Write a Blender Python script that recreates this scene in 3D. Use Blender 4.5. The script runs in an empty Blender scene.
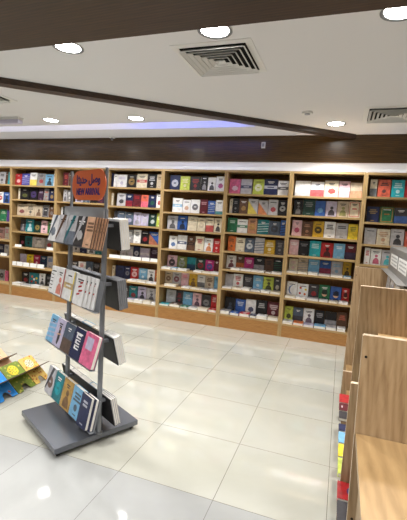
import bpy, bmesh, math, random
from mathutils import Matrix, Vector, Euler
random.seed(7)
S = bpy.context.scene
COL = S.collection
PI = math.pi

# ------------------------------------------------------------------ materials
def lin(c):
    return tuple(((v/255)/12.92 if v/255 <= .04045 else ((v/255+.055)/1.055)**2.4) for v in c)
def newmat(name):
    m = bpy.data.materials.new(name); m.use_nodes = True
    nt = m.node_tree
    return m, nt, nt.nodes['Principled BSDF']
def plain(name, rgb, rough=.5, metal=0, spec=.5, coat=0, emit=None, estr=0):
    m, nt, b = newmat(name)
    b.inputs['Base Color'].default_value = (*lin(rgb), 1)
    b.inputs['Roughness'].default_value = rough
    b.inputs['Metallic'].default_value = metal
    b.inputs['Specular IOR Level'].default_value = spec
    b.inputs['Coat Weight'].default_value = coat
    b.inputs['Coat Roughness'].default_value = .1
    if emit:
        b.inputs['Emission Color'].default_value = (*lin(emit), 1)
        b.inputs['Emission Strength'].default_value = estr
    return m
def ramp(nt, fac, stops):
    r = nt.nodes.new('ShaderNodeValToRGB')
    while len(r.color_ramp.elements) < len(stops): r.color_ramp.elements.new(.5)
    for e, (p, c) in zip(r.color_ramp.elements, stops):
        e.position = p; e.color = (*lin(c), 1)
    nt.links.new(fac, r.inputs['Fac']); return r.outputs['Color']
def wood(name, cols, scale=(1, 1, 1), rough=.4, grain=9, coat=0, bump=.02, dist=3.0):
    m, nt, b = newmat(name)
    tc = nt.nodes.new('ShaderNodeNewGeometry')
    mp = nt.nodes.new('ShaderNodeMapping'); mp.inputs['Scale'].default_value = scale
    nt.links.new(tc.outputs['Position'], mp.inputs['Vector'])
    n1 = nt.nodes.new('ShaderNodeTexNoise'); n1.inputs['Scale'].default_value = grain
    n1.inputs['Detail'].default_value = 6; n1.inputs['Roughness'].default_value = .6
    n1.inputs['Distortion'].default_value = .6
    nt.links.new(mp.outputs[0], n1.inputs['Vector'])
    w = nt.nodes.new('ShaderNodeTexWave'); w.inputs['Scale'].default_value = grain*.45
    w.inputs['Distortion'].default_value = dist; w.inputs['Detail'].default_value = 2
    w.bands_direction = 'DIAGONAL'
    nt.links.new(mp.outputs[0], w.inputs['Vector'])
    mx = nt.nodes.new('ShaderNodeMix'); mx.data_type = 'FLOAT'
    mx.inputs['Factor'].default_value = .18
    nt.links.new(n1.outputs['Fac'], mx.inputs['A']); nt.links.new(w.outputs['Fac'], mx.inputs['B'])
    c = ramp(nt, mx.outputs['Result'], [(.25, cols[0]), (.5, cols[1]), (.78, cols[2])])
    nt.links.new(c, b.inputs['Base Color'])
    b.inputs['Roughness'].default_value = rough
    b.inputs['Coat Weight'].default_value = coat; b.inputs['Coat Roughness'].default_value = .12
    bp = nt.nodes.new('ShaderNodeBump'); bp.inputs['Strength'].default_value = bump*5; bp.inputs['Distance'].default_value = .002
    nt.links.new(n1.outputs['Fac'], bp.inputs['Height']); nt.links.new(bp.outputs[0], b.inputs['Normal'])
    return m
OAK_H = wood('oak_along_x', [(152, 122, 78), (178, 148, 100), (200, 172, 124)], (.8, 8, 8), .45)
OAK_V = wood('oak_along_z', [(152, 122, 78), (178, 148, 100), (200, 172, 124)], (8, 8, .8), .45)
OAK_BACK = wood('oak_back_board', [(116, 82, 44), (134, 96, 54), (148, 110, 64)], (8, 8, .8), .55)
PLINTH = wood('honey_oak_plinth', [(150, 104, 52), (172, 122, 66), (186, 136, 78)], (1, 8, 8), .4)
PANEL = wood('pale_oak_panel', [(134, 108, 78), (164, 137, 102), (182, 156, 122)], (9, 9, .9), .4, grain=6, dist=5)
TABLE = wood('light_oak_top', [(150, 120, 80), (172, 140, 96), (190, 158, 112)], (7, 1.0, 7), .38, grain=4, dist=6)
EDGE = wood('pale_edge_band', [(196, 172, 142), (212, 190, 160), (224, 204, 178)], (3, 3, 3), .4)
WALNUT = wood('dark_walnut_veneer', [(34, 20, 10), (54, 34, 19), (74, 50, 29)], (.7, 9, 9), .45, grain=6, coat=.05)
FASCIA = wood('golden_walnut_fascia', [(44, 30, 9), (70, 49, 17), (94, 67, 28)], (.7, 9, 9), .3, grain=6, coat=.06)
BEAM2 = wood('dark_walnut_beam', [(38, 25, 15), (56, 38, 24), (74, 52, 34)], (3, 3, 9), .4, grain=5)
WHITE = plain('white_ceiling_paint', (222, 222, 224), .8, spec=.2)
WALLW = plain('white_wall_paint', (222, 220, 218), .7, spec=.2)
WHITEMETAL = plain('white_enamel', (222, 222, 220), .45)
DARKVOID = plain('dark_duct_interior', (10, 10, 11), .9)
STEEL = plain('grey_brushed_steel', (128, 131, 136), .34, metal=.25)
STEELD = plain('dark_grey_steel', (104, 107, 114), .25, metal=.45)
GREYPLATE = plain('grey_painted_plate', (150, 153, 158), .5, metal=.2)
BLACKPLATE = plain('black_rack_plate', (34, 32, 32), .5)
RUBBER = plain('black_rubber', (20, 20, 20), .6)
LAMP = plain('lamp_glass', (255, 255, 255), .5, emit=(255, 252, 246), estr=26)
LEDW = plain('white_led_strip', (255, 255, 255), .5, emit=(240, 236, 255), estr=9)
LEDB = plain('cool_led_strip', (230, 232, 255), .5, emit=(138, 150, 255), estr=18)
LEDTOP = plain('bookcase_led_strip', (255, 255, 255), .5, emit=(250, 250, 255), estr=7)
ORANGE = plain('orange_sign_board', (226, 110, 62), .42)
SIGNBLUE = plain('deep_blue_lettering', (36, 36, 124), .4)
PAPER = plain('white_paper_card', (236, 236, 232), .6)
PAGE = None

PAL = dict(
 white=(234, 233, 232), cream=(222, 210, 184), beige=(196, 178, 152), grey=(150, 148, 150), silver=(186, 184, 188),
 charcoal=(58, 56, 60), black=(24, 22, 26), navy=(30, 38, 78), blue=(44, 88, 168), lightblue=(112, 174, 214),
 slate=(78, 92, 112), teal=(22, 120, 128), turquoise=(32, 172, 186), green=(36, 112, 72), darkgreen=(28, 60, 52),
 lime=(190, 204, 72), olive=(120, 126, 60), yellow=(236, 208, 40), mustard=(204, 160, 30), gold=(190, 148, 70),
 orange=(224, 110, 40), coral=(220, 96, 72), red=(188, 34, 38), crimson=(176, 36, 78), maroon=(98, 24, 36),
 brown=(98, 66, 46), tan=(196, 138, 100), pink=(226, 100, 142), palepink=(222, 178, 186), magenta=(186, 40, 118),
 lilac=(186, 178, 206), purple=(84, 62, 128), plum=(62, 38, 58), peach=(226, 176, 140), violetblue=(76, 78, 172))
NICE = dict(lightblue='light blue', darkgreen='dark green', palepink='pale pink', violetblue='violet blue')
MATS = {}
def cm(c):
    if c not in MATS:
        base = PAL[c.split('+')[0]]
        if '+' in c:
            o = PAL[c.split('+')[1]]; base = tuple(base[i]*.72+o[i]*.28 for i in range(3))
        g = sum(base)/3; base = tuple(g+(v-g)*.9 for v in base)
        m, nt, b = newmat('print_'+NICE.get(c, c).replace(' ', '_').replace('+', '_on_'))
        tc = nt.nodes.new('ShaderNodeNewGeometry'); no = nt.nodes.new('ShaderNodeTexNoise')
        no.inputs['Scale'].default_value = 26; no.inputs['Detail'].default_value = 4
        nt.links.new(tc.outputs['Position'], no.inputs['Vector'])
        k = .88 if sum(base) < 500 else .95
        dk = tuple(v*k for v in base); lt = tuple(min(240, v*1.05+4) for v in base)
        nt.links.new(ramp(nt, no.outputs['Fac'], [(.35, dk), (.5, base), (.68, lt)]), b.inputs['Base Color'])
        b.inputs['Roughness'].default_value = .36; b.inputs['Specular IOR Level'].default_value = .45
        MATS[c] = m
    return MATS[c]
def nm(c): return NICE.get(c, c)
PAGE = plain('paper_page_edges', (238, 234, 224), .8)
PAGEG = plain('grey_page_edges', (120, 124, 130), .7)

def floor_mat():
    m, nt, b = newmat('polished_porcelain_tiles')
    N = nt.nodes; Lk = nt.links
    g = N.new('ShaderNodeNewGeometry'); sp = N.new('ShaderNodeSeparateXYZ'); Lk.new(g.outputs['Position'], sp.inputs[0])
    def math_(op, a, bb=None, c=None):
        n = N.new('ShaderNodeMath'); n.operation = op
        for i, v in enumerate((a, bb, c)):
            if v is None: continue
            if isinstance(v, (int, float)): n.inputs[i].default_value = v
            else: Lk.new(v, n.inputs[i])
        return n.outputs[0]
    dx = math_('PINGPONG', sp.outputs['X'], .3); dy = math_('PINGPONG', sp.outputs['Y'], .3)
    d = math_('MINIMUM', dx, dy); line = math_('LESS_THAN', d, .0014)
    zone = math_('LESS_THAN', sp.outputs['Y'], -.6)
    # each tile its own faint tone
    fx = math_('FLOOR', math_('DIVIDE', sp.outputs['X'], .6)); fy = math_('FLOOR', math_('DIVIDE', sp.outputs['Y'], .6))
    cb = N.new('ShaderNodeCombineXYZ'); Lk.new(fx, cb.inputs[0]); Lk.new(fy, cb.inputs[1])
    wn = N.new('ShaderNodeTexWhiteNoise'); Lk.new(cb.outputs[0], wn.inputs['Vector'])
    no = N.new('ShaderNodeTexNoise'); no.inputs['Scale'].default_value = 1.6; no.inputs['Detail'].default_value = 5
    no.inputs['Distortion'].default_value = 1.2
    Lk.new(g.outputs['Position'], no.inputs['Vector'])
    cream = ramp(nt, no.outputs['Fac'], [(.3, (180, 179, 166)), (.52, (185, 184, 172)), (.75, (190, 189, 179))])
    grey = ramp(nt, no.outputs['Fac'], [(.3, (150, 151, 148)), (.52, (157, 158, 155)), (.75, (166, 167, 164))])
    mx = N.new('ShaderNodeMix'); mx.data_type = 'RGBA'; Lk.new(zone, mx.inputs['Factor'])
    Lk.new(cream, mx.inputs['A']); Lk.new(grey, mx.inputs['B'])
    v = math_('MULTIPLY_ADD', wn.outputs['Value'], .05, .95)
    hs = N.new('ShaderNodeHueSaturation'); Lk.new(v, hs.inputs['Value']); Lk.new(mx.outputs['Result'], hs.inputs['Color'])
    m2 = N.new('ShaderNodeMix'); m2.data_type = 'RGBA'; Lk.new(line, m2.inputs['Factor'])
    Lk.new(hs.outputs[0], m2.inputs['A']); m2.inputs['B'].default_value = (*lin((92, 88, 80)), 1)
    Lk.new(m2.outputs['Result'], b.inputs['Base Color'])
    r = math_('ADD', math_('MULTIPLY_ADD', no.outputs['Fac'], .06, .02), math_('MULTIPLY', zone, .34))
    Lk.new(r, b.inputs['Roughness'])
    b.inputs['Specular IOR Level'].default_value = .75
    Lk.new(math_('MULTIPLY_ADD', zone, -.4, .5), b.inputs['Coat Weight']); b.inputs['Coat Roughness'].default_value = .05
    return m
FLOOR = floor_mat()

def painted(name, base, spot, spot2, scale):
    m, nt, b = newmat(name)
    tc = nt.nodes.new('ShaderNodeTexCoord')
    v = nt.nodes.new('ShaderNodeTexVoronoi'); v.inputs['Scale'].default_value = scale
    nt.links.new(tc.outputs['Object'], v.inputs['Vector'])
    c = ramp(nt, v.outputs['Distance'], [(.16, spot2), (.26, spot), (.4, base)])
    nt.links.new(c, b.inputs['Base Color']); b.inputs['Roughness'].default_value = .45
    return m

# ------------------------------------------------------------------ mesh helpers
class MB:
    def __init__(s): s.v = []; s.f = []; s.m = []; s.mats = []; s.sm = []
    def mi(s, mat):
        if mat not in s.mats: s.mats.append(mat)
        return s.mats.index(mat)
    def poly(s, pts, mat, smooth=False):
        n = len(s.v); s.v += [tuple(p) for p in pts]; s.f.append(tuple(range(n, n+len(pts)))); s.m.append(s.mi(mat)); s.sm.append(smooth)
    def faces(s, vs, fs, mat, smooth=False, M=None):
        n = len(s.v)
        s.v += [tuple(M @ Vector(v)) if M else tuple(v) for v in vs]
        k = s.mi(mat)
        for f in fs: s.f.append(tuple(i+n for i in f)); s.m.append(k); s.sm.append(smooth)
    def box(s, a, b, mat, M=None):
        x0, y0, z0 = a; x1, y1, z1 = b
        vs = [(x0,y0,z0),(x1,y0,z0),(x1,y1,z0),(x0,y1,z0),(x0,y0,z1),(x1,y0,z1),(x1,y1,z1),(x0,y1,z1)]
        s.faces(vs, [(0,3,2,1),(4,5,6,7),(0,1,5,4),(1,2,6,5),(2,3,7,6),(3,0,4,7)], mat, M=M)
    def prism(s, pts, d0, d1, axis, mat, M=None, side=None):
        # outline pts (2D) extruded along axis from d0 to d1
        def p3(p, d): return {'x': (d, p[0], p[1]), 'y': (p[0], d, p[1]), 'z': (p[0], p[1], d)}[axis]
        n = len(pts)
        vs = [p3(p, d0) for p in pts] + [p3(p, d1) for p in pts]
        s.faces(vs, [tuple(range(n))[::-1], tuple(range(n, 2*n))], mat, M=M)
        s.faces(vs, [(i, (i+1) % n, n+(i+1) % n, n+i) for i in range(n)], side or mat, M=M)
    def cyl(s, c, r, z0, z1, mat, n=20, r2=None, M=None):
        r2 = r if r2 is None else r2
        vs = [(c[0]+r*math.cos(2*PI*i/n), c[1]+r*math.sin(2*PI*i/n), z0) for i in range(n)] + \
             [(c[0]+r2*math.cos(2*PI*i/n), c[1]+r2*math.sin(2*PI*i/n), z1) for i in range(n)]
        s.faces(vs, [(i, (i+1) % n, n+(i+1) % n, n+i) for i in range(n)], mat, True, M)
        s.faces(vs, [tuple(range(n))[::-1], tuple(range(n, 2*n))], mat, False, M)
    def build(s, name, parent=None, loc=None, rot=None, bevel=0, **props):
        me = bpy.data.meshes.new(name); me.from_pydata(s.v, [], s.f)
        for m in s.mats: me.materials.append(m)
        me.polygons.foreach_set('material_index', s.m); me.polygons.foreach_set('use_smooth', s.sm)
        bm = bmesh.new(); bm.from_mesh(me); bmesh.ops.recalc_face_normals(bm, faces=bm.faces); bm.to_mesh(me); bm.free()
        o = bpy.data.objects.new(name, me); COL.objects.link(o)
        if parent: o.parent = parent
        if loc: o.location = loc
        if rot: o.rotation_euler = rot
        if bevel:
            b = o.modifiers.new('bevel', 'BEVEL'); b.width = bevel; b.segments = 2; b.limit_method = 'ANGLE'
        for k, v in props.items(): o[k] = v
        return o
def box(name, a, b, mat, parent=None, bevel=0, **props):
    m = MB(); m.box(a, b, mat); return m.build(name, parent, bevel=bevel, **props)
def tag(o, label, cat, group=None):
    o['label'] = label; o['category'] = cat
    if group: o['group'] = group
    return o
def empty(name, loc, rz=0, label=None, cat=None, group=None):
    o = bpy.data.objects.new(name, None); COL.objects.link(o); o.location = loc; o.rotation_euler = (0, 0, rz)
    o.empty_display_size = .1
    if label: tag(o, label, cat, group)
    return o
def dup(o, loc=None, rz=None, parent=None):
    kids = [c for c in bpy.data.objects if c.parent == o]
    c = o.copy(); COL.objects.link(c)
    if parent: c.parent = parent
    if loc is not None: c.location = loc
    if rz is not None: c.rotation_euler = (0, 0, rz)
    for k in kids: dup(k, parent=c)
    return c
def text_mesh(name, body, size, mat, parent, M, font=None, extrude=.0008):
    cu = bpy.data.curves.new(name, 'FONT'); cu.body = body; cu.size = size
    cu.align_x = 'CENTER'; cu.align_y = 'CENTER'; cu.extrude = extrude; cu.offset = size*.032
    t = bpy.data.objects.new(name+'_src', cu); COL.objects.link(t)
    dg = bpy.context.evaluated_depsgraph_get(); dg.update()
    me = bpy.data.meshes.new_from_object(t.evaluated_get(dg)); bpy.data.objects.remove(t)
    me.materials.clear(); me.materials.append(mat); me.transform(M)
    o = bpy.data.objects.new(name, me); COL.objects.link(o); o.parent = parent
    return o

# ------------------------------------------------------------------ camera
F_PX = 390.694; CP = Vector((-.05776, -2.54503, 1.55027)); YAW, PIT, ROL = -.336708, -.1061875, .0599476
fw = Vector((math.sin(YAW)*math.cos(PIT), math.cos(YAW)*math.cos(PIT), math.sin(PIT)))
r0 = Vector((math.cos(YAW), -math.sin(YAW), 0)); u0 = r0.cross(fw)
RR = r0*math.cos(ROL)+u0*math.sin(ROL); UU = -r0*math.sin(ROL)+u0*math.cos(ROL)
cam = bpy.data.cameras.new('camera'); co = bpy.data.objects.new('camera', cam); COL.objects.link(co)
cam.sensor_fit = 'VERTICAL'; cam.sensor_height = 24; cam.lens = F_PX/520*24; cam.clip_start = .02
co.matrix_world = Matrix(((RR.x, UU.x, -fw.x, CP.x), (RR.y, UU.y, -fw.y, CP.y), (RR.z, UU.z, -fw.z, CP.z), (0, 0, 0, 1)))
S.camera = co
def x_at(px, Y, z):      # world x on the plane y=Y at height z for a photo column
    k = (px-203.5)/F_PX; A = RR - fw*k; dy = Y-CP.y; dz = z-CP.z
    return CP.x - (A.y*dy + A.z*dz)/A.x

# ------------------------------------------------------------------ room
H = 2.77; XL, XR, YF, YB = -7.6, 4.0, -6.0, 3.15
def st(o): o['kind'] = 'structure'; return o
st(box('floor', (XL, YF, -.1), (XR, YB, 0), FLOOR))
st(box('wall_back', (XL, YB, 0), (XR, YB+.1, H+.4), WALLW))
SIDEW = plain('warm_grey_wall_paint', (150, 138, 122), .7, spec=.2)
st(box('wall_left', (XL-.1, YF, 0), (XL, YB, H+.4), SIDEW))
st(box('wall_right', (XR, YF, 0), (XR+.1, YB, H+.4), SIDEW))
st(box('wall_front', (XL, YF-.1, 0), (XR, YF, H+.4), SIDEW))
CX1, CY0, CY1 = -1.25, 2.235, 2.575          # slot of the light cove
m = MB()
m.box((XL, YF, H), (XR, CY0, H+.03), WHITE)
m.box((XL, CY1, H), (XR, YB, H+.03), WHITE)
m.box((CX1, CY0, H), (XR, CY1, H+.03), WHITE)
m.box((XL, CY0-.12, H+.16), (CX1+.02, CY1+.02, H+.19), WHITE)     # roof of the cove
m.box((XL, CY1, H+.03), (CX1+.02, CY1+.02, H+.16), WHITE)         # far cheek
m.box((XL, CY0-.14, H+.03), (CX1+.02, CY0-.12, H+.16), WHITE)
m.box((CX1, CY0-.14, H+.03), (CX1+.02, CY1+.02, H+.19), WHITE)
m.box((XL, YF, H+.25), (XR, YB, H+.4), WHITE)
st(m.build('ceiling'))
h = st(box('trim_1', (XL, YB-.03, 2.405), (XR, YB, H), FASCIA))
st(box('trim_2', (XL, YB-.012, 2.31), (XR, YB, 2.335), WHITEMETAL))
# wide beam overhead, parallel to the bookcase wall
st(box('trim_3', (XL, -1.25, 2.67), (XR, -.25, H), WALNUT))
# slanting beam
a = Vector((-3.26, .43)); b = Vector((-.21, 2.93)); d = (b-a).normalized(); nn = Vector((-d.y, d.x))
a2 = a-d*3.4; b2 = b+d*.26; W2 = .13
m = MB(); pts = [a2, b2, b2+nn*W2, a2+nn*W2]
m.prism([(p.x, p.y) for p in pts], 2.715, H, 'z', BEAM2)
st(m.build('trim_4'))
# cove light strips
tag(box('cove_light_strip', (XL+.3, CY0-.1, H+.0301), (-3.0, CY0-.07, H+.045), LEDW), 'white glowing light strip along the ceiling cove, left stretch', 'strip light')
tag(box('cove_light_strip', (-2.98, CY0-.1, H+.0301), (CX1-.02, CY0-.07, H+.045), LEDB), 'bluish glowing light strip in the ceiling cove near the slanting beam', 'strip light')

# ------------------------------------------------------------------ ceiling fittings
def area(loc, power, size=.2, color=(1, .985, .975), spread=2.2, rot=(0, 0, 0)):
    l = bpy.data.lights.new('downlight_beam', 'AREA'); l.shape = 'DISK'; l.size = size; l.energy = power; l.color = color; l.spread = spread
    o = bpy.data.objects.new('downlight_beam', l); COL.objects.link(o); o.location = loc; o.rotation_euler = rot; return o
POW = 15
t = empty('ceiling_downlight', (-.959, -.016, H), 0, 'round recessed downlight beside the square air vent, against the wide dark beam', 'ceiling light')
m = MB(); n = 32
def ring(m, r1, z1, r2, z2, mat, n=32):
    vs = [(r1*math.cos(2*PI*i/n), r1*math.sin(2*PI*i/n), z1) for i in range(n)]+[(r2*math.cos(2*PI*i/n), r2*math.sin(2*PI*i/n), z2) for i in range(n)]
    m.faces(vs, [(i, (i+1) % n, n+(i+1) % n, n+i) for i in range(n)], mat, True)
ring(m, .118, 0, .115, -.008, WHITEMETAL); ring(m, .115, -.008, .1, -.008, STEEL); ring(m, .1, -.008, .09, -.003, STEEL)
m.build('trim_ring', t)
m = MB(); m.cyl((0, 0), .091, -.005, -.001, LAMP, 32); m.build('diffuser_glass', t)
lights = [(-2.127, .0, 'round recessed downlight at upper left, its edge against the wide beam'),
 (.14, -.015, 'round recessed downlight in the top right corner'),
 (-.253, 2.504, 'round recessed downlight near the bookcase wall, reflected in the dark fascia'),
 (-2.673, 1.993, 'small distant downlight behind the slanting beam, right one of two'),
 (-3.981, 1.959, 'small distant downlight behind the slanting beam, left one of two')]
area((-.959, -.016, H-.02), POW)
for x, y, lb in lights:
    c = dup(t, (x, y, H)); c['label'] = lb; area((x, y, H-.02), POW)
for x, y in [(1.5, 1.2), (2.9, 1.2), (-5.3, 1.96), (-6.6, 1.96), (-3.4, -.016), (-4.8, -.016), (1.6, -.9), (-5.6, -2.6), (-4.1, -2.6), (-2.6, -2.2), (-1.1, -2.2), (.5, -2.2), (1.9, -2.2), (-2.6, -4), (-.5, -4), (1.6, -4)]:  # unseen downlights, added for the light they give the room
    c = dup(t, (x, y, H)); c['label'] = 'round recessed downlight outside the picture, added to light the shop'; c['group'] = 'added downlights outside the picture'
    area((x, y, H-.02), POW)

def vent(loc, label, size=.6):
    t = empty('air_vent', loc, 0, label, 'air vent')
    m = MB(); o = .3; i = .25
    for q in range(4):
        M = Matrix.Rotation(q*PI/2, 4, 'Z')
        m.faces([(-o, -o, -.004), (o, -o, -.004), (i, -i, -.007), (-i, -i, -.007)], [(0, 1, 2, 3)], WHITEMETAL, M=M)
        m.faces([(-o, -o, -.004), (o, -o, -.004), (o, -o, 0), (-o, -o, 0)], [(0, 1, 2, 3)], WHITEMETAL, M=M)
    m.build('vent_frame', t)
    m = MB(); m.box((-i, -i, -.0045), (i, i, -.0015), DARKVOID); m.build('duct_opening', t)
    for k, ro in enumerate((.246, .205, .164, .123, .082, .041)):
        m = MB(); ri = ro-.026 if k < 5 else 0.01
        for q in range(4):
            M = Matrix.Rotation(q*PI/2, 4, 'Z')
            m.faces([(-ro, -ro, -.026), (ro, -ro, -.026), (ri, -ri, -.006), (-ri, -ri, -.006)], [(0, 1, 2, 3)], WHITEMETAL, M=M)
            m.faces([(-ro, -ro, -.026), (ro, -ro, -.026), (ro, -ro, -.031), (-ro, -ro, -.031)], [(0, 1, 2, 3)], WHITEMETAL, M=M)
        m.build('louvre', t)
    return t
v1 = vent((-1.055, .435, H), 'white square louvred air vent beside the bright central downlight')
v1.scale = (1, 1, 1)
c = dup(v1, (.335, 2.155, H)); c['label'] = 'white square louvred air vent cut by the right edge'
c = dup(v1, (-4.04, .83, H)); c['label'] = 'white square air vent, only its corner showing at left edge'
t = empty('smoke_detector', (-.54, 1.97, H), 0, 'small round white detector disc on the ceiling', 'detector')
m = MB(); m.cyl((0, 0), .055, -.02, 0, WHITEMETAL, 24, r2=.06); m.build('base_plate', t)
m = MB(); m.cyl((0, 0), .03, -.028, -.02, GREYPLATE, 20); m.build('sensor_cap', t)
t = empty('sprinkler_head', (-3.70, 3.04, H), 0, 'small white ceiling sensor dome above the dark fascia', 'sensor')
m = MB(); m.cyl((0, 0), .05, -.02, 0, WHITEMETAL, 20, r2=.06); m.build('base_plate', t)
m = MB(); m.cyl((0, 0), .018, -.055, -.02, STEEL, 14); m.build('sensor_tip', t)
t = empty('wall_sensor', (-1.237, YB-.03, 2.595), 0, 'small white wall sensor mounted on the dark fascia', 'sensor')
m = MB(); m.box((-.028, -.022, 0), (.028, 0, .085), WHITEMETAL); m.build('housing', t, bevel=.004)
m = MB(); m.box((-.015, -.026, .02), (.015, -.0215, .065), GREYPLATE); m.build('lens', t)
t = empty('emergency_light', (-4.50, 1.78, H), 0, 'lilac-white emergency light box hanging under the ceiling at left', 'emergency light')
LIL = plain('frosted_lilac_plastic', (196, 192, 214), .3)
m = MB(); m.box((-.2, -.05, -.03), (.17, .05, 0), WHITEMETAL); m.build('mounting_plate', t, bevel=.005)
m = MB(); m.box((-.19, -.045, -.085), (.16, .045, -.031), LIL); m.build('light_cover', t, bevel=.012)

# ------------------------------------------------------------------ bookcases
FY = 2.76; BY = 3.08
ST = [-6.45, -5.505, -4.56, -3.575, -2.625, -1.65, -.755, .155, 1.075]
ZS = [[1.923, 1.595, 1.273, .951, .666, .18],
      [1.917, 1.674, 1.396, 1.124, .85, .521, .172],
      [1.931, 1.675, 1.385, 1.11, .84, .50, .168],
      [1.940, 1.650, 1.366, 1.089, .833, .490, .165],
      [1.929, 1.602, 1.345, 1.053, .745, .490, .185],
      [1.905, 1.634, 1.365, 1.099, .837, .562, .188],
      [1.906, 1.657, 1.379, 1.119, .877, .533, .172],
      [1.931, 1.616, 1.337, 1.08, .83, .53, .172]]
BAY = ['cut-off bookcase at left edge', 'first full bookcase from left', 'bookcase behind the sign', 'bookcase right of the sign',
       'fourth full bookcase', 'fifth full bookcase', 'sixth full bookcase', 'rightmost bookcase']
BLAB = ['oak bookcase cut off by the left edge of the photo', 'oak bookcase, first full one from the left',
        'oak bookcase mostly behind the orange sign stand', 'oak bookcase just right of the orange sign',
        'oak bookcase, fourth full one from left, navy book with disc top left', 'oak bookcase, fifth full one, pink book at its top left corner',
        'oak bookcase left of the rightmost one, green and blue face covers low down', 'oak bookcase at right edge, behind the grey display box']
for k in range(8):
    x0, x1 = ST[k], ST[k+1]; t = empty('bookcase', ((x0+x1)/2, FY, 0), 0, BLAB[k], 'bookcase', 'oak bookcases along the back wall')
    cx = (x0+x1)/2; w = (x1-x0)/2-.001
    for s in (-1, 1):
        m = MB(); xa, xb = sorted((s*w, s*(w-.025))); m.box((xa, 0, 0), (xb, BY-FY, 2.236), OAK_V); m.build('side_panel', t)
    iw = w-.0255
    m = MB(); m.box((-iw, .001, 2.208), (iw, BY-FY, 2.236), OAK_H); m.build('top_panel', t)
    m = MB(); m.box((-iw, BY-FY-.012, .08), (iw, BY-FY, 2.207), OAK_BACK); m.build('back_panel', t)
    for z in ZS[k]:
        m = MB(); m.box((-iw, .001, z-.0125), (iw, BY-FY-.013, z+.0125), OAK_H); m.build('shelf', t)
    m = MB(); m.box((-iw, .004, 0), (iw, .022, ZS[k][-1]-.013), PLINTH); m.build('plinth', t)
l = empty('bookcase_top_light', (0, 3.06, 2.2362), 0, 'thin white light strip hidden behind the bookcase tops', 'strip light')
m = MB(); m.box((XL+.5, -.012, .028), (1.3, .012, .034), LEDTOP); m.build('led_strip', l)
m = MB(); m.box((XL+.5, -.014, .0), (1.3, .014, .0279), WHITEMETAL); m.build('strip_channel', l)

# ------------------------------------------------------------------ books
def disc(cx, cz, r, n=14): return [(cx+r*math.cos(2*PI*i/n), cz+r*math.sin(2*PI*i/n)) for i in range(n)]
def lum(c): p = PAL[c]; return .3*p[0]+.59*p[1]+.11*p[2]
def art(m, w, h, cover, kind, ac, y=0, rnd=random):
    """printed shapes on the front cover (plane y), x across, z up; each layer 0.3 mm proud"""
    A = cm(ac+'+'+cover) if ac else None
    ink = cm('white' if lum(cover) < 120 else 'charcoal')
    def P(pts, mat, lv=1): m.poly([(p[0], y-.0004*lv, p[1]) for p in pts], mat)
    def R(x0, z0, x1, z1, mat, lv=1): P([(x0*w, z0*h), (x1*w, z0*h), (x1*w, z1*h), (x0*w, z1*h)], mat, lv)
    small = True
    if kind == 'lines':
        z = .82
        for i in range(rnd.choice((2, 3))):
            l = rnd.uniform(.22, .36); R(-l, z-.07, l, z, A); z -= .11
        R(-.15, .08, .15, .12, A); small = False
        if rnd.random() < .5: P(disc(0, .33*h, .16*w), A)
    elif kind == 'disc': P(disc(0, .45*h, .34*w, 18), A); R(-.12, .42, .12, .5, cm(cover), 2)
    elif kind == 'band': R(-.5, .38, .5, .58, A); R(-.25, .45, .25, .51, cm(cover), 2)
    elif kind == 'half': R(-.5, 0, .5, .46, A)
    elif kind == 'foot': R(-.5, 0, .5, .22, A)
    elif kind == 'tri': P([(-.5*w, 0), (.5*w, 0), (-.5*w, .86*h)], A)
    elif kind == 'fig':
        P(disc(.05*w, .56*h, .15*w), A)
        P([(-.28*w, .06*h), (.34*w, .06*h), (.3*w, .3*h), (.14*w, .44*h), (-.06*w, .44*h), (-.24*w, .3*h)], A)
    elif kind == 'face':
        P(disc(.02*w, .4*h, .24*w), cm('peach')); P([(-.24*w, .42*h), (.28*w, .42*h), (.26*w, .66*h), (.05*w, .72*h), (-.2*w, .64*h)], A, 2)
        R(-.2, .37, .24, .44, A, 2); P([(-.3*w, 0), (.34*w, 0), (.2*w, .16*h), (-.16*w, .16*h)], A, 2)
    elif kind == 'spot':
        P([(-.26*w, .3*h), (-.02*w, .18*h), (.28*w, .26*h), (.3*w, .42*h), (.08*w, .54*h), (-.18*w, .48*h)], A)
    elif kind == 'frame':
        R(-.44, .05, .44, .09, A); R(-.44, .91, .44, .95, A); R(-.44, .05, -.38, .95, A); R(.38, .05, .44, .95, A)
        R(-.2, .5, .2, .58, A)
    elif kind == 'arc':
        P([(.1*w, .8*h), (-.25*w, .68*h), (-.34*w, .45*h), (-.22*w, .22*h), (.08*w, .12*h), (-.12*w, .28*h), (-.2*w, .45*h), (-.12*w, .64*h)], A)
    elif kind == 'dots':
        for (dx, dz, c) in ((-.25, .3, 'red'), (.2, .26, 'orange'), (0, .5, 'white'), (.26, .6, 'yellow'), (-.22, .7, 'coral')):
            P(disc(dx*w, dz*h, .11*w, 10), cm(c))
    elif kind == 'waves':
        for q in range(4): P([(-.5*w, (.12+.17*q)*h), (.5*w, (.2+.17*q)*h), (.5*w, (.26+.17*q)*h), (-.5*w, (.18+.17*q)*h)], A)
    if small and rnd.random() < .8:
        l = rnd.uniform(.16, .34); R(-l, .8, l, .845, ink, 2)
        if rnd.random() < .6: R(-l*.7, .73, l*.7, .765, ink, 2)
PH = {'lines': 'title lines', 'disc': 'disc', 'band': 'middle band', 'half': 'lower half', 'foot': 'bottom strip', 'tri': 'diagonal corner', 'fig': 'figure',
      'face': 'haired face', 'spot': 'emblem', 'frame': 'frame', 'arc': 'crescent', 'dots': 'dots', 'waves': 'waves'}
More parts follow.
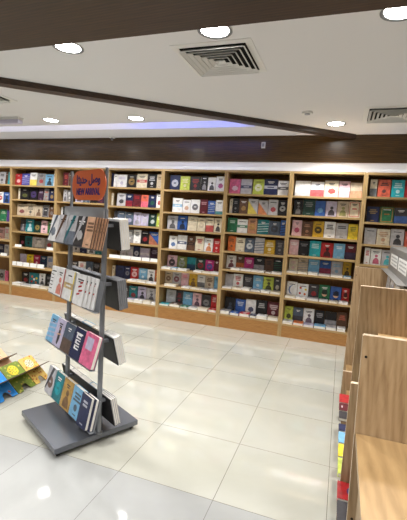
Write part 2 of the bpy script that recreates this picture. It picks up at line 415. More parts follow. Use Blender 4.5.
def book_geo(w, h, t, cover, kind=None, ac=None, spine=-1, back=None, page=None, rnd=random, split=False):
    """front cover faces -y, standing on z=0, centred in x; returns (cover MB, page MB)"""
    m = MB(); C = cm(cover); pg = page or PAGE
    m.box((-w/2, 0, 0), (w/2, .0015, h), C)
    m.box((-w/2, t-.0015, 0), (w/2, t, h), cm(back or cover))
    xs = sorted((spine*w/2, spine*(w/2-.0015))); m.box((xs[0], .0015, 0), (xs[1], t-.0015, h), C)
    p = MB() if split else m
    xa, xb = (-w/2+.002, w/2-.003) if spine < 0 else (-w/2+.003, w/2-.002)
    p.box((xa, .0016, .003), (xb, t-.0016, h-.003), pg)
    art(m, w, h, cover, kind, ac, rnd=rnd)
    return (m, p) if split else m

# photo columns of each cover: (ox, scale) of the survey crop, then "x0 x1 cover kind accent"
CAT = {
 (1, 0): (0, 6.5, "95 138 red spot white|140 190 violetblue waves lilac|193 238 white half yellow|240 290 grey spot red|292 344 lightblue fig black|346 357 white - -"),
 (1, 1): (0, 6.5, "117 128 cream - -|129 188 black spot olive|190 243 black disc purple|245 283 plum lines lilac|285 313 grey lines coral|315 352 navy spot gold"),
 (1, 2): (0, 6.5, "108 168 beige spot maroon|170 222 beige lines charcoal|224 272 beige fig brown|274 313 charcoal frame white|315 350 brown spot grey"),
 (1, 3): (0, 6.5, "130 163 charcoal fig grey|165 216 teal fig white|219 262 darkgreen disc gold|265 305 palepink lines charcoal|307 346 green frame gold"),
 (1, 4): (0, 6.5, "115 160 black spot pink|162 206 teal lines black|208 288 silver fig white|292 345 grey spot red"),
 (1, 5): (0, 6.5, "128 169 lilac - -|171 215 yellow spot gold|217 256 crimson lines white|258 302 navy frame teal|304 346 silver lines blue"),
 (1, 6): (0, 6.5, "140 188 black spot red|190 250 teal dots red|252 290 white fig black|292 335 black lines grey"),
 (0, 0): (0, 6.5, "-12 32 silver lines charcoal|34 48 brown - -|50 64 turquoise - -"),
 (0, 1): (0, 6.5, "-18 17 white disc red|19 60 blue fig black"),
 (0, 2): (0, 6.5, "-4 39 green lines cream|41 60 purple - -"),
 (0, 3): (0, 6.5, "-16 28 palepink lines charcoal|30 58 white lines pink"),
 (0, 4): (0, 6.5, "-14 25 navy lines white|27 56 silver lines charcoal"),
 (0, 5): (0, 6.5, "-10 28 grey disc black|30 50 pink - -"),
 (2, 0): (55, 7.4, "58 98 maroon lines coral|100 128 brown - -|150 210 navy lines white|214 270 cream lines brown|274 330 grey spot navy"),
 (2, 1): (55, 7.4, "60 86 silver fig charcoal|88 124 grey lines white|150 204 lilac fig charcoal|207 256 slate lines white|259 312 black spot red|315 366 plum lines red"),
 (2, 2): (55, 7.4, "40 53 white - -|56 106 black spot gold"),
 (2, 3): (55, 7.4, "52 98 cream lines charcoal|150 205 charcoal lines white|208 262 white spot brown"),
 (2, 4): (55, 7.4, "128 180 silver lines black|183 236 navy lines white|240 292 white fig charcoal|296 344 teal lines white"),
 (2, 5): (55, 7.4, "120 168 charcoal fig white|171 222 white lines red|226 276 slate spot white|280 330 black lines grey"),
 (2, 6): (55, 7.4, "128 176 white fig black|180 230 charcoal lines white|234 284 teal spot white"),
 (3, 0): (100, 6.26, "66 82 navy - -|84 103 white - -|105 165 white lines lilac|168 226 black disc gold|230 293 cream band red|295 352 black lines white|354 389 beige lines brown"),
 (3, 1): (100, 6.26, "68 81 cream - -|104 157 silver spot black|159 203 navy half red|205 253 maroon lines red|255 300 coral half pink|302 349 navy spot green|351 386 white spot red"),
 (3, 2): (100, 6.26, "85 104 charcoal - -|106 155 slate - -|157 206 slate spot lilac|208 251 lilac fig grey|253 300 lilac disc silver|302 350 darkgreen spot white|352 381 lime lines white"),
 (3, 3): (100, 6.26, "166 205 grey lines white|207 252 white lines charcoal|254 304 black spot red|306 368 blue tri orange"),
 (3, 4): (100, 6.26, "125 164 silver lines grey|167 205 silver spot lilac|207 248 navy disc white|250 308 lilac band white|311 366 plum lines lilac"),
 (3, 5): (100, 6.26, "66 90 cream - -|96 150 navy lines black|152 188 navy disc grey|190 239 red disc white|243 293 lightblue lines white|295 341 white fig black|343 363 orange fig black"),
 (3, 6): (100, 6.26, "140 178 charcoal lines white|180 231 teal spot red|234 288 lilac fig black|291 346 silver fig charcoal"),
 (4, 0): (160, 5.81, "57 115 navy disc white|117 172 lime lines cream|174 234 black lines red|236 275 black fig silver|277 322 white fig black|324 376 white spot magenta"),
 (4, 1): (160, 5.81, "72 128 white band lightblue|130 175 white spot tan|177 229 white disc charcoal|231 276 maroon lines palepink|278 320 blue waves silver|322 366 white foot teal"),
 (4, 2): (160, 5.81, "42 99 silver fig charcoal|101 155 blue fig black|160 214 cream band beige|216 262 cream disc beige|264 311 cream half red|313 356 cream fig black"),
 (4, 3): (155, 5.43, "75 118 white spot blue|120 170 white band navy|172 215 brown band black|217 264 cream lines red|266 313 white fig orange|315 352 red lines white"),
 (4, 4): (155, 5.43, "66 117 palepink disc black|119 171 olive disc grey|173 220 teal half navy|222 270 darkgreen disc red|272 319 magenta disc blue|321 346 maroon - -"),
 (4, 5): (155, 5.43, "53 92 beige disc brown|94 138 silver disc maroon|140 181 palepink lines pink|183 228 mustard fig brown|230 270 white half charcoal|272 318 beige lines brown|320 342 lightblue - -"),
 (4, 6): (155, 5.43, "60 110 silver lines grey|112 149 charcoal lines red|151 201 lightblue lines white|203 250 palepink fig plum|253 301 charcoal disc grey|303 336 red lines white"),
 (5, 0): (220, 5.43, "50 109 pink spot white|112 172 silver band navy|178 237 lime disc white|239 311 navy band white|314 371 white band charcoal"),
 (5, 1): (220, 5.43, "50 66 cream - -|67 102 black lines grey|104 149 brown spot gold|151 205 silver tri yellow|207 260 silver tri orange|262 313 silver spot red|315 363 black disc white"),
 (5, 2): (220, 5.43, "40 92 green lines white|93 148 white band green|150 199 tan disc gold|202 263 teal waves white|265 325 slate disc charcoal|327 355 blue waves navy"),
 (5, 3): (220, 5.43, "42 83 orange lines brown|85 133 cream lines brown|135 185 slate disc white|187 238 silver waves slate|240 298 mustard lines white|301 346 charcoal lines grey"),
 (5, 4): (215, 5.09, "56 105 white fig maroon|107 147 brown half orange|149 196 magenta lines white|198 251 black half silver|253 295 brown lines black|297 341 black waves green"),
 (5, 5): (215, 5.09, "48 90 silver - -|92 141 white lines red|143 191 charcoal lines silver|193 243 lightblue lines white|245 297 lime fig black|299 334 charcoal spot cream"),
 (5, 6): (215, 5.09, "50 100 black fig slate|103 153 blue lines white|155 206 white spot navy|208 262 black lines white|265 328 maroon lines white"),
 (6, 0): (285, 4.79, "48 121 white foot silver|123 187 white half red|189 256 cream spot red|258 311 palepink band white|313 379 beige half tan"),
 (6, 1): (285, 4.79, "42 83 black fig grey|85 142 darkgreen lines grey|144 193 blue spot lightblue|195 248 lilac fig black|250 303 beige fig olive|305 363 cream frame red"),  # third cover: its light blue spot is glare put into the colour
 (6, 2): (285, 4.79, "33 79 palepink spot crimson|81 131 brown lines tan|133 185 mustard disc black|187 241 white lines black|243 300 silver lines charcoal|302 353 yellow lines olive"),
 (6, 3): (285, 4.79, "20 63 palepink lines white|65 115 black lines grey|117 170 turquoise lines white|172 230 red fig black|232 286 lightblue lines white|288 347 maroon half navy"),
 (6, 4): (280, 4.79, "42 84 cream lines palepink|86 133 beige waves grey|135 188 lightblue lines white|190 243 blue half red|245 299 silver lines lightblue|301 341 mustard fig black"),
 (6, 5): (280, 4.79, "32 81 white arc blue|83 135 white dots red|137 184 charcoal spot red|186 238 green face black|240 293 blue face black|295 331 red face black"),
 (6, 6): (280, 4.79, "21 60 lime spot black|62 109 slate half charcoal|111 162 white fig plum|165 211 black lines silver|214 270 black half silver|272 320 brown lines coral"),
 (7, 0): (360, 4.17, "42 71 cream half slate|75 128 coral lines charcoal|132 186 turquoise lines white|188 230 red - -"),
 (7, 1): (360, 4.17, "28 80 navy lines gold|84 140 green frame orange|143 199 charcoal half blue"),
 (7, 2): (360, 4.17, "18 67 silver - -|70 125 cream lines tan|127 184 silver fig black|187 235 coral lines white"),
 (7, 3): (360, 4.17, "18 42 white lines red|44 88 white fig crimson|90 135 silver fig turquoise"),
}
ORD = ['first', 'second', 'third', 'fourth', 'fifth', 'sixth', 'seventh']
SHELF = ['top', 'second', 'third', 'fourth', 'fifth', 'sixth', 'bottom']
def shelf_name(k, r):
    return 'bottom' if r == len(ZS[k])-1 else SHELF[r]
STANDH = {0: .205, 1: .2, 2: .2, 3: .205, 4: .19, 5: .2, 6: .22}
for (k, r), (ox, sc, txt) in sorted(CAT.items()):
    z = ZS[k][r]+.0127; low = z < .98; rn = random.Random(k*31+r)
    yb = 2.925 if low else 2.815
    items = txt.split('|')
    for i, it in enumerate(items):
        a0, a1, c, kd, ac = it.split()
        kd = None if kd == '-' else kd; ac = None if ac == '-' else ac
        xa = x_at(ox+float(a0)/sc, yb, z+.1); xb = x_at(ox+float(a1)/sc, yb, z+.1)
        xa = max(xa, ST[k]+.03); xb = min(xb, ST[k+1]-.03)
        w = xb-xa-.002
        if w < .015: continue
        hh = STANDH.get(r, .2)*rn.uniform(.93, 1.05)
        thin = w < .075 and kd is None
        tk = rn.uniform(.018, .034)
        g = book_geo(w, hh, tk, c, kd, ac, rnd=rn, spine=rn.choice((-1, 1)))
        tilt = -rn.uniform(.07, .12) if not low else -rn.uniform(.04, .07)
        ln = hh*math.sin(-tilt)
        o = g.build('book', loc=((xa+xb)/2, yb+rn.uniform(0, .004), z+tk*math.sin(-tilt)+.0005), rot=(tilt, 0, 0))
        what = nm(c)+' book' + (' with '+nm(ac)+' '+PH[kd] if kd else '')
        tag(o, f"{what}, {ORD[i]} on {shelf_name(k, r)} shelf, {BAY[k]}", 'book', 'face-out books on the wall bookcases')

# books lying flat in front of the standing ones on the lower shelves
FL = {
 (1, 4): (0, 6.5, "140 300 - white", 'c'), (1, 6): (0, 6.5, "70 130 white|134 196 silver|200 252 white|256 305 cream", 'b'),
 (3, 4): (100, 6.26, "x", 'c'), (3, 5): (100, 6.26, "170 224 white|227 282 cream|285 350 white", 'b'),
 (3, 6): (100, 6.26, "160 205 lilac|208 262 white|265 312 cream|315 352 white", 'b'),
 (4, 4): (155, 5.43, "33 84 white|87 116 lightblue|119 170 white|206 250 white|253 298 cream|300 345 white", 'b'),
 (4, 5): (155, 5.43, "50 112 cream|142 184 white|187 238 cream|241 287 silver|290 338 white", 'b'),
 (4, 6): (155, 5.43, "22 72 turquoise|75 132 brown|135 176 green|179 226 silver|229 284 cream|287 330 red", 'b'),
 (5, 4): (215, 5.09, "78 125 white|128 180 silver|183 250 white|253 282 brown|285 340 white", 'b'),
 (5, 5): (215, 5.09, "35 82 white|85 132 cream|135 176 white|179 228 silver|231 276 white|279 330 cream", 'b'),
 (5, 6): (215, 5.09, "24 70 silver|73 118 blue|121 172 red|175 206 navy|209 262 white|265 322 cream", 'b'),
 (6, 4): (280, 4.79, "30 80 white|83 130 cream|133 180 white|183 238 silver|241 300 white|303 340 lightblue", 'b'),
 (6, 5): (280, 4.79, "22 70 cream|73 122 white|125 182 silver|185 228 white|231 276 cream|279 325 white", 'b'),
 (6, 6): (280, 4.79, "10 58 white|61 108 orange|111 158 lilac|161 216 lightblue|219 268 silver|271 312 white", 'b'),
}
for (k, r), (ox, sc, txt, ty) in sorted(FL.items()):
    if ty != 'b': continue
    rn = random.Random(k*77+r); z = ZS[k][r]+.0127
    for i, it in enumerate(txt.split('|')):
        a0, a1, c = it.split()
        yy = 2.768+rn.uniform(0, .01)
        xa = max(x_at(ox+float(a0)/sc, yy, z), ST[k]+.03); xb = min(x_at(ox+float(a1)/sc, yy, z), ST[k+1]-.03)
        tk = rn.uniform(.018, .034); 
        if r >= 6: tk *= 1.35
        g = book_geo(xb-xa-.003, .145, tk, c, 'lines', 'grey' if lum(c) > 120 else 'white', rnd=rn, page=PAGE)
        o = g.build('book', loc=((xa+xb)/2, yy, z+tk+.0005), rot=(-PI/2, 0, 0))
        tag(o, f"flat-lying {nm(c)} book, {ORD[i]} along front edge of {shelf_name(k, r)} shelf, {BAY[k]}", 'book', 'books lying flat on the lower shelves')
# white cards standing on shelf fronts
CARDS = [(1, 5, 0, 6.5, "65 105|108 147|150 190|194 238|241 286", .07), (1, 4, 0, 6.5, "97 140|303 346", .045), (0, 4, 0, 6.5, "4 46", .05),
         (3, 4, 100, 6.26, "58 128|130 192|194 256|262 310|314 364", .05), (2, 5, 55, 7.4, "120 190|195 260|265 330", .05)]
for k, r, ox, sc, txt, hh in CARDS:
    z = ZS[k][r]+.0127
    for i, it in enumerate(txt.split('|')):
        a0, a1 = it.split(); xa = max(x_at(ox+float(a0)/sc, 2.775, z), ST[k]+.03); xb = min(x_at(ox+float(a1)/sc, 2.775, z), ST[k+1]-.03)
        m = MB(); w = (xb-xa)/2-.002
        m.prism([(0, 0), (.045, 0), (.04, .003), (.0045, .003), (.0115, hh), (.009, hh)], -w, w, 'x', PAPER)
        o = m.build('shelf_card', loc=((xa+xb)/2, 2.768, z+.0005))
        tag(o, f"blank white folded card, {ORD[i]} on {shelf_name(k, r)} shelf edge, {BAY[k]}", 'card', 'white cards on the shelf edges')

# ------------------------------------------------------------------ new arrival stand
RZ = math.atan2(-.467, .884)
SC = Vector((-1.743, -.262, 0))
SM = Matrix.Translation(SC) @ Matrix.Rotation(RZ, 4, 'Z')
stand = empty('display_stand', SC, RZ, 'grey metal book display stand topped by an orange NEW ARRIVAL sign', 'display stand')
m = MB(); m.box((-.305, -.305, .032), (.305, .305, .07), STEELD); m.build('base_plate', stand, bevel=.004)
for sx in (-1, 1):
    for sy in (-1, 1):
        m = MB(); m.cyl((sx*.27, sy*.27), .012, .02, .034, STEEL, 14)
        M = Matrix.Translation((sx*.27, sy*.27, .013)) @ Matrix.Rotation(PI/2, 4, 'X')
        m.cyl((0, 0), .013, -.008, .008, RUBBER, 16, M=M); m.build('caster', stand)
PX = .035
for sx in (-1, 1):
    m = MB(); m.cyl((PX+sx*.255, 0), .017, .07, 1.57, STEEL, 20); m.cyl((PX+sx*.255, 0), .0105, 1.57, 1.83, STEEL, 16)
    m.cyl((PX+sx*.255, 0), .026, .07, .078, STEEL, 20)
    m.build('pole', stand)
m = MB(); m.prism([(-.275, 1.468), (.30, 1.468), (.31, 1.478), (.31, 1.568), (.30, 1.575), (-.275, 1.575), (-.285, 1.568), (-.285, 1.478)], -.024, -.0175, 'y', GREYPLATE)
m.box((-.285, -.024, 1.575), (.31, -.006, 1.579), GREYPLATE)
m.build('header_plate', stand)
# sign
def rrect(cx, cz, w, h, r, n=8):
    pts = []
    for q, (sx, sz) in enumerate(((1, 1), (-1, 1), (-1, -1), (1, -1))):
        for i in range(n+1):
            an = q*PI/2+i*PI/2/n; pts.append((cx+sx*(w/2-r)+r*math.cos(an), cz+sz*(h/2-r)+r*math.sin(an)))
    return pts
m = MB(); m.prism(rrect(PX+.03, 1.725, .488, .2, .095), -.016, -.0115, 'y', ORANGE); sb = m.build('sign_board', stand)
MT = Matrix.Translation((PX, -.0165, 1.69)) @ Matrix.Rotation(PI/2, 4, 'X')
text_mesh('english_lettering', 'NEW ARRIVAL', .062, SIGNBLUE, sb, Matrix.Translation((PX+.03, -.0168, 1.68)) @ Matrix.Rotation(PI/2, 4, 'X') @ Matrix.Diagonal((.86, 1, 1, 1)))
ar = '\uFE8E\uFE9C\uFEF3\uFEAA\uFEA3 \uFEDE\uFEBB\uFEED'
text_mesh('arabic_lettering', ar, .078, SIGNBLUE, sb, Matrix.Translation((PX+.03, -.0168, 1.762)) @ Matrix.Rotation(PI/2, 4, 'X'))
TI = {1: (1.508, 1.317), 2: (1.125, .925), 3: (.746, .552), 4: (.335, .132)}
S0, S1 = -.405, .365
TA = {1: .055, 2: .055, 3: .045, 4: .036}; TC = {1: .078, 2: .080, 3: .090, 4: .078}
TB = {1: .068, 2: .066, 3: .085, 4: .076}
for k, (zt, zb) in TI.items():
    for sg in (-1, 1):
        m = MB()
        a_, b_ = (TA[k], TC[k]) if sg > 0 else (.032, TB[k]); P = [(sg*(a_-.004), zt-.012), (sg*a_, zt-.012), (sg*b_, zb-.004), (sg*(b_+.026), zb-.004), (sg*(b_+.026), zb-.0065), (sg*(b_-.004), zb-.0065)]
        m.prism(P, S0, S1, 'x', BLACKPLATE if sg > 0 else STEEL); m.build('rack_tray', stand)
    for sx in (-1, 1):
        m = MB(); m.box((PX+sx*.255-.012, -.034, zt-.05), (PX+sx*.255+.012, TA[k]+.003, zt-.03), STEEL); m.build('rack_bracket', stand)
TIER = {1: 'top', 2: 'second', 3: 'third', 4: 'lowest'}
LEAN = {1: .22, 2: .2, 3: .33, 4: .27}
def stand_book(k, side, s, w, h, tk, off, cover, kind, ac, label, group, page=None, extra=None, rnd=None, zoff=0):
    """side -1: near (camera) face, +1: far face. off: how far the front cover stands out from the tray plate"""
    rnd = rnd or random.Random(int(s*1000)+k)
    root = empty('book', (0, 0, 0), 0, label, 'book', group)
    c, p = book_geo(w, h, tk, cover, kind, ac, split=True, spine=-1 if side < 0 else 1, page=page, rnd=rnd)
    if extra: extra(c, w, h)
    c.build('cover', root); p.build('page_block', root)
    zt, zb = TI[k]; a_, b_ = (TA[k], TC[k]) if side > 0 else (.032, TB[k]); th = math.atan2(b_-a_, zt-.012-zb+.004)
    # plate line from (t=.066,zb) to (.016,zt); books stand parallel to it
    n = Vector((0, math.cos(th), math.sin(th)))         # outward for + side
    foot = Vector((0, b_+.0004, zb-.0036)) + n*(off+tk+.0006)
    if side < 0:
        L = Matrix.Translation((s, -foot.y, foot.z+zoff)) @ Matrix.Rotation(-th, 4, 'X')
    else:
        L = Matrix.Translation((s, foot.y, foot.z+zoff)) @ Matrix.Rotation(PI, 4, 'Z') @ Matrix.Rotation(-th, 4, 'X')
    root.matrix_world = SM @ L
    return root
NG = 'books on the near side of the display stand'
FG = 'books on the far side of the display stand'
def ex(fn): return fn
def polyc(c, pts, col, lv=3): c.poly([(x, -.0004*lv, z) for x, z in pts], cm(col))
def e_stripe(col):
    def f(c, w, h):
        polyc(c, [(w*.4, 0), (w*.5, 0), (w*.5, h), (w*.4, h)], col, 1)
    return f
def e_script(c, w, h):
    for q in range(6): polyc(c, [(-.42*w, h*(.15+.13*q)), (-.02*w, h*(.15+.13*q)), (-.02*w, h*(.18+.13*q)), (-.42*w, h*(.18+.13*q))], 'charcoal')
def e_diag(col):
    def f(c, w, h): polyc(c, [(-.5*w, .2*h), (-.5*w, .05*h), (.3*w, h), (.0*w, h)], col)
    return f
def e_letters(c, w, h):
    for q in range(3):
        z0 = .3*h+q*.18*h
        polyc(c, [(-.24*w, z0), (.2*w, z0), (.2*w, z0+.04*h), (-.1*w, z0+.05*h), (-.1*w, z0+.1*h), (.22*w, z0+.1*h), (.22*w, z0+.14*h), (-.24*w, z0+.14*h)], 'white')
def e_label(c, w, h): polyc(c, [(-.3*w, .5*h), (.22*w, .5*h), (.22*w, .88*h), (-.3*w, .88*h)], 'lilac')
def e_girl(c, w, h):
    polyc(c, disc(.05*w, .66*h, .12*w), 'charcoal'); polyc(c, [(-.05*w, .6*h), (.16*w, .6*h), (.2*w, .3*h), (.1*w, .08*h), (-.02*w, .1*h), (-.06*w, .34*h)], 'charcoal')
    polyc(c, disc(.05*w, .64*h, .06*w), 'peach', 4); polyc(c, [(-.2*w, .4*h), (.28*w, .46*h), (.28*w, .5*h), (-.2*w, .45*h)], 'peach', 4)
def e_red(c, w, h):
    for (x, z, a) in ((-.2, .3, .3), (-.05, .42, .36), (-.15, .55, .34), (0, .68, .26)):
        polyc(c, [(x*w, z*h), ((x+a)*w, (z+.05)*h), ((x+a)*w, (z+.11)*h), (x*w, (z+.06)*h)], 'red')
# near side, left to right: (s, w, h, thickness, offset, cover, kind, accent, label, extra)
NEAR = {
 1: [(-.335, .135, .195, .03, 0, 'white', 'spot', 'slate', 'plastic-wrapped white book with slate emblem, leftmost on the stand top tier', e_diag('slate')),
     (-.19, .145, .2, .03, .002, 'silver', None, None, 'silver book with brown diagonal streak, second on the stand top tier', e_diag('brown')),
     (-.04, .145, .2, .03, 0, 'silver', 'half', 'slate', 'grey book with slate blue lower half, third on the stand top tier', e_diag('teal')),
     (.105, .14, .2, .03, .001, 'charcoal', 'spot', 'white', 'charcoal book with white shapes, fourth on the stand top tier', e_diag('silver'))],
 2: [(-.349, .118, .2, .02, 0, 'white', None, None, 'white book covered in dark text lines, leftmost on the stand second tier', e_script),
     (-.215, .14, .205, .03, 0, 'white', 'fig', 'coral', 'white book with coral figure and red edge, second tier of the stand', e_stripe('red')),
     (-.06, .15, .205, .03, 0, 'white', 'band', 'gold', 'white book with gold band and yellow edge, second tier of the stand', e_stripe('yellow'))],
 3: [(-.335, .13, .2, .02, 0, 'lightblue', 'waves', 'lilac', 'light blue book with lilac waves, leftmost on the stand third tier', None),
     (-.195, .14, .2, .025, 0, 'lilac', None, None, 'lilac book with a dark-haired girl figure, third tier of the stand', e_girl),
     (-.045, .15, .2, .025, 0, 'slate', 'half', 'brown', 'slate book with brown lower half, third tier of the stand', None),
     (.11, .15, .205, .025, 0, 'navy', None, None, 'navy book with big white lettering, third tier of the stand', e_letters),
     (.275, .17, .21, .025, 0, 'pink', None, None, 'pink book with a lilac label panel, third tier of the stand', e_label)],
 4: [(-.335, .135, .205, .03, 0, 'silver', 'disc', 'brown', 'silver book with brown disc, leftmost on the lowest tier of the stand', e_diag('charcoal')),
     (-.19, .14, .205, .03, 0, 'teal', 'disc', 'turquoise', 'teal book with turquoise disc, lowest tier of the stand', None),
     (-.035, .15, .205, .03, 0, 'gold', 'fig', 'brown', 'golden ochre book with brown figure, lowest tier of the stand', None),
     (.12, .15, .205, .03, 0, 'lightblue', 'lines', 'charcoal', 'light blue book with thin dark title lines, lowest tier of the stand', None),
     (.265, .13, .21, .022, .024, 'navy', 'lines', 'white', 'navy book with white title lines, front copy on the lowest stand tier', None),
     (.285, .13, .21, .022, 0, 'navy', 'lines', 'white', 'navy book behind its front copy on the lowest stand tier', None)]}
for k, L in NEAR.items():
    for (s, w, h, tk, off, c, kd, ac, lb, e) in L:
        stand_book(k, -1, s, w, h, tk, off, c, kd, ac, lb, NG, extra=e)
for i in range(5):
    stand_book(1, -1, .245+.022*i, .12, .2, .0058, .0305-.0074*i, 'peach', 'lines', 'brown', f'peach book with brown lines, {ORD[i]} of the fanned copies, stand top tier', NG, extra=e_stripe('brown'), rnd=random.Random(5))
for i in range(4):
    stand_book(2, -1, .12+.04*i, .14, .205, .0064, .028-.0084*i, 'white', None, None, f'white book with red lettering, {ORD[i]} of the fanned copies, stand second tier', NG, extra=e_red, rnd=random.Random(6))
FAR = {1: ('white', 'cream', PAGE), 2: ('grey', 'charcoal', PAGEG), 3: ('white', 'black', PAGE), 4: ('silver', 'charcoal', PAGE)}
FC = ['white', 'silver', 'slate', 'cream', 'lightblue']
for k in (1, 2, 3, 4):
    base, back, pg = FAR[k]
    n = 4 if k != 4 else 3; tk = .0145 if k in (1, 2) else .0125
    for i in range(n):
        stand_book(k, 1, .30, .15, .2, tk, i*(tk+.0006), base, 'lines', 'charcoal', f'{nm(base)} book, {ORD[i]} from the plate in far right pile, {TIER[k]} tier of stand', FG, page=pg)
    for j in range(4):
        c = FC[(j+k) % 5] if k != 2 else 'silver'
        for i in range(1):
            stand_book(k, 1, .14-.155*j, .148, .2, .034, 0, c, 'lines', 'charcoal', f'{nm(c)} book, far side {TIER[k]} tier, {["second","third","fourth","fifth"][j]} place from right', FG, page=pg)

# ------------------------------------------------------------------ folding book rests on the floor
def rest(name, loc, wid, mats, label, medal=None):
    root = empty(name, loc, 0, label, 'book stand', 'folding wooden book rests on the floor')
    A, Bm, edge = mats
    def plank(sx, zoff, nm_, mat):
        # local outline: u across (y), v along the plank; v=0 at hinge, + up
        w = wid/2; up = .138; ang = math.atan2(.09, .11) if sx < 0 else math.radians(31.5); dn = .093/math.sin(ang)
        pts = [(-w, up-.012), (-w+.012, up), (w-.012, up), (w, up-.012), (w, -dn)]
        pts += [(w*.42, -dn), (w*.34, -dn*.86), (w*.26, -dn*.66), (w*.1, -dn*.58), (-w*.1, -dn*.58), (-w*.26, -dn*.66), (-w*.34, -dn*.86), (-w*.42, -dn), (-w, -dn)]
        m = MB(); D = Vector((sx*math.cos(ang), 0, math.sin(ang))); Nn = Vector((-sx*math.sin(ang), 0, math.cos(ang)))
        o0 = Vector((0, 0, .098))
        M = Matrix(((0, D.x, Nn.x, o0.x), (1, 0, 0, 0), (0, D.z, Nn.z, o0.z), (0, 0, 0, 1)))
        m.prism(pts, -.003, .003, 'z', mat, M=M, side=edge)
        o = m.build(nm_, root)
        return o, M
    pa, MA = plank(-1, 0, 'front_panel', A)
    pb, MB_ = plank(1, 0, 'rear_panel', Bm)
    if medal:
        m = MB(); m.cyl((0, .065), .042 if wid < .19 else .05, .0032, .0046, cm(medal[0]), 24, M=MA); med = m.build('painted_medallion', pa)
        m = MB(); 
        for q in range(8):
            an = q*PI/4; m.cyl((.03*math.cos(an), .065+.03*math.sin(an)), .006, .0047, .0054, cm(medal[1]), 8, M=MA)
        for q in range(3): m.box((-.016, .05+q*.011, .0047), (.016, .055+q*.011, .0054), cm(medal[1]), M=MA)
        m.build('medallion_writing', med)
    return root
PB = painted('painted_yellow_florals', (206, 172, 84), (190, 120, 40), (150, 48, 36), 38)
PG = painted('painted_green_florals', (108, 126, 34), (150, 160, 60), (206, 178, 70), 30)
PBl = painted('painted_blue_florals', (24, 128, 204), (60, 160, 222), (190, 90, 80), 22)
PBr = painted('bare_brown_wood', (122, 86, 60), (112, 76, 52), (100, 66, 44), 20)
PBd = painted('peach_printed_wood', (214, 170, 132), (206, 156, 116), (120, 60, 40), 20)
EDG = plain('dark_sawn_edge', (92, 72, 56), .6)
rest('book_rest', (-2.59, .190, 0), .165, (PB, EDG, EDG), 'yellow floral folding wooden book rest, nearest the display stand', ('cream', 'olive'))
rest('book_rest', (-2.59, .004, 0), .195, (PG, EDG, EDG), 'green folding wooden book rest with round yellow medallion', ('yellow', 'olive'))
rest('book_rest', (-2.59, -.198, 0), .195, (PBl, EDG, EDG), 'blue folding wooden book rest cut off by the left edge', ('white', 'coral'))
rest('book_rest', (-2.985, .20, 0), .18, (PBd, PBr, EDG), 'plain brown wooden book rest behind the painted ones', ('peach', 'brown'))

# ------------------------------------------------------------------ oak display units on the right
def panel(parent, y0, x0t, x0b, x1, z0, z1, mat=PANEL):
    m = MB(); m.prism([(x0t, z1-.004), (x0t+.004, z1), (x1, z1), (x1, z0), (x0b, z0)], y0, y0+.024, 'y', mat, side=EDGE)
    return m
def hole(m, x, y, z):
    m.cyl((0, 0), .0045, 0, .0012, DARKVOID, 12, M=Matrix.Translation((x, y, z)) @ Matrix.Rotation(PI/2, 4, 'X'))
ua = empty('oak_display_unit', (0, 0, 0), 0, 'oak display unit beyond the others, nearest the bookcases, under the grey box', 'display unit')
panel(ua, 1.2, .074, .060, 1.15, 0, 1.2).build('end_panel', ua)
panel(ua, .028, .090, .090, 1.15, 0, 1.19).build('end_panel', ua)
m = MB(); hole(m, .092, 1.2, 1.126); m.build('fixing_hole', ua)
panel(ua, .6, .043, .066, .55, 0, .437).build('divider_panel', ua)
ub = empty('oak_display_unit', (0, 0, 0), 0, 'middle oak display unit with colourful books on its low side shelf', 'display unit')
panel(ub, 0, .077, .077, 1.15, 0, 1.2).build('end_panel', ub)
panel(ub, -1.18, .036, .055, 1.15, 0, 1.2).build('end_panel', ub)
panel(ub, -.6, .045, .041, .55, 0, .81).build('divider_panel', ub)
m = MB(); hole(m, .052, -1.18, 1.128); hole(m, .062, -1.18, .552); m.build('fixing_hole', ub)
for un, ya, yb in ((ua, .053, 1.199), (ub, -1.155, -.001)):
    m = MB(); m.box((.56, ya, 0), (.58, yb, 1.19), PANEL); m.build('spine_panel', un)
    for zz, xx in ((.27, .032), (.62, .1), (.92, .16)):
        mid = .6 if un is ua else -.6
        if zz < .5:
            m = MB(); m.box((xx+.05, ya, zz), (.559, mid-.001, zz+.02), TABLE); m.build('shelf', un)
            m = MB(); m.box((xx+.05, mid+.025, zz), (.559, yb, zz+.02), TABLE); m.build('shelf', un)
        else:
            pass
    m = MB(); m.box((.2, ya, .90), (.559, yb, .92), TABLE); m.build('shelf', un)
uc = empty('oak_display_table', (0, 0, 0), 0, 'light oak display table top in the bottom right corner', 'table')
m = MB(); m.prism([(-1.183, .862), (-2.4, .862), (-2.404, .858), (-2.404, .838), (-1.183, .838)], .046, 1.15, 'x', TABLE, side=TABLE); m.build('table_top', uc)
m = MB(); m.box((.07, -2.38, 0), (.09, -1.2, .837), PANEL); m.build('side_panel', uc)
m = MB(); m.box((.091, -2.38, 0), (1.15, -2.36, .837), PANEL); m.build('end_panel', uc)
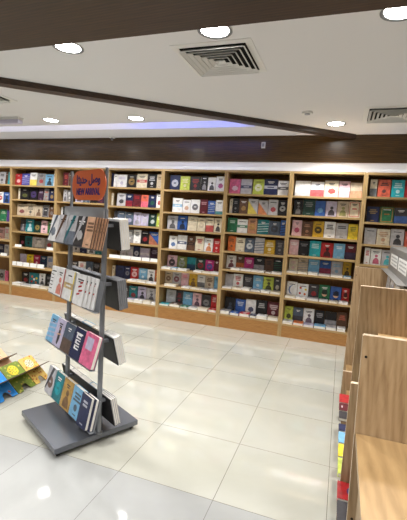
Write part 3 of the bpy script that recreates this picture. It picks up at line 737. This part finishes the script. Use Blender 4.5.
# books lying on the low side shelf, sticking out past the panels
LOW = [(-1.02, -.75, 'charcoal', None, None, 'dark grey boxed book at the near end of the low side shelf'),
       (-.742, -.605, 'red', 'disc', 'blue', 'red book with a blue disc lying on the low side shelf'),
       (-.55, -.40, 'lime', None, None, 'lime green book lying on the low side shelf beside a yellow one'),
       (-.39, -.255, 'yellow', None, None, 'yellow book lying on the low side shelf beside a blue one'),
       (-.245, -.115, 'lightblue', None, None, 'light blue book lying on the low side shelf'),
       (-.105, -.01, 'navy', None, None, 'navy book lying on the low side shelf beside the light blue one'),
       (.06, .17, 'charcoal', None, None, 'black book lying on the low side shelf beyond the navy one'),
       (.18, .30, 'maroon', 'lines', 'white', 'maroon book lying on the low side shelf'),
       (.31, .46, 'red', None, None, 'bright red book, farthest on the low side shelf')]
for ya, yb, c, kd, ac, lb in LOW:
    g = book_geo(yb-ya-.006, .19, .02, c, kd, ac, rnd=random.Random(3))
    o = g.build('book', loc=(.030, (ya+yb)/2, .3115), rot=(0, 0, 0))
    o.matrix_world = Matrix.Translation((.030, (ya+yb)/2, .3115)) @ Matrix.Rotation(-PI/2, 4, 'Z') @ Matrix.Rotation(-PI/2, 4, 'X')
    tag(o, lb, 'book', 'books on the low side shelf of the display units')
# grey-white books standing on the far unit below the grey box
for i, (y, c, lb) in enumerate(((1.06, 'silver', 'grey-white book standing below the grey box, farthest one'), (.80, 'silver', 'grey-white book standing below the grey box, middle one'),
                            (.50, 'white', 'white book standing below the grey box, nearest one'))):
    g = book_geo(.2, .235, .035, c, 'lines', 'grey', rnd=random.Random(9))
    o = g.build('book'); o.matrix_world = Matrix.Translation((.33, y, .923)) @ Matrix.Rotation(-PI/2, 4, 'Z') @ Matrix.Rotation(-.06, 4, 'X')
    tag(o, lb, 'book')
gb = empty('display_box', (.35, .7, 1.2), 0, 'grey metal display box with two white labels on the oak unit', 'display box')
GB = plain('light_grey_metal', (134, 132, 128), .4, metal=.2)
m = MB(); m.prism([(-.055, .001), (.5, .001), (.5, .205), (.003, .205), (0, .202), (0, .005), (-.055, .005)], -.55, .56, 'y', GB); m.build('box_body', gb)
for ya, yb, n_ in ((.00, .42, 0), (-.46, -.06, 1)):
    m = MB(); m.box((-.0012, ya, .055), (-.0002, yb, .150), PAPER); lab = m.build('paper_label', gb)
    m = MB()
    rn = random.Random(n_)
    for q in range(3):
        y = ya+.03
        while y < yb-.06:
            l = rn.uniform(.02, .06); m.box((-.0016, y, .07+q*.026), (-.0013, min(y+l, yb-.02), .081+q*.026), cm('grey')); y += l+.014
    m.build('label_print', lab)

# ------------------------------------------------------------------ world, view
w = bpy.data.worlds.new('world'); S.world = w; w.use_nodes = True
w.node_tree.nodes['Background'].inputs[0].default_value = (.8, .85, 1, 1)
w.node_tree.nodes['Background'].inputs[1].default_value = .3
S.view_settings.view_transform = 'Standard'; S.view_settings.look = 'None'
S.view_settings.gamma = 1; S.view_settings.use_curve_mapping = False
S.view_settings.exposure = 0.33
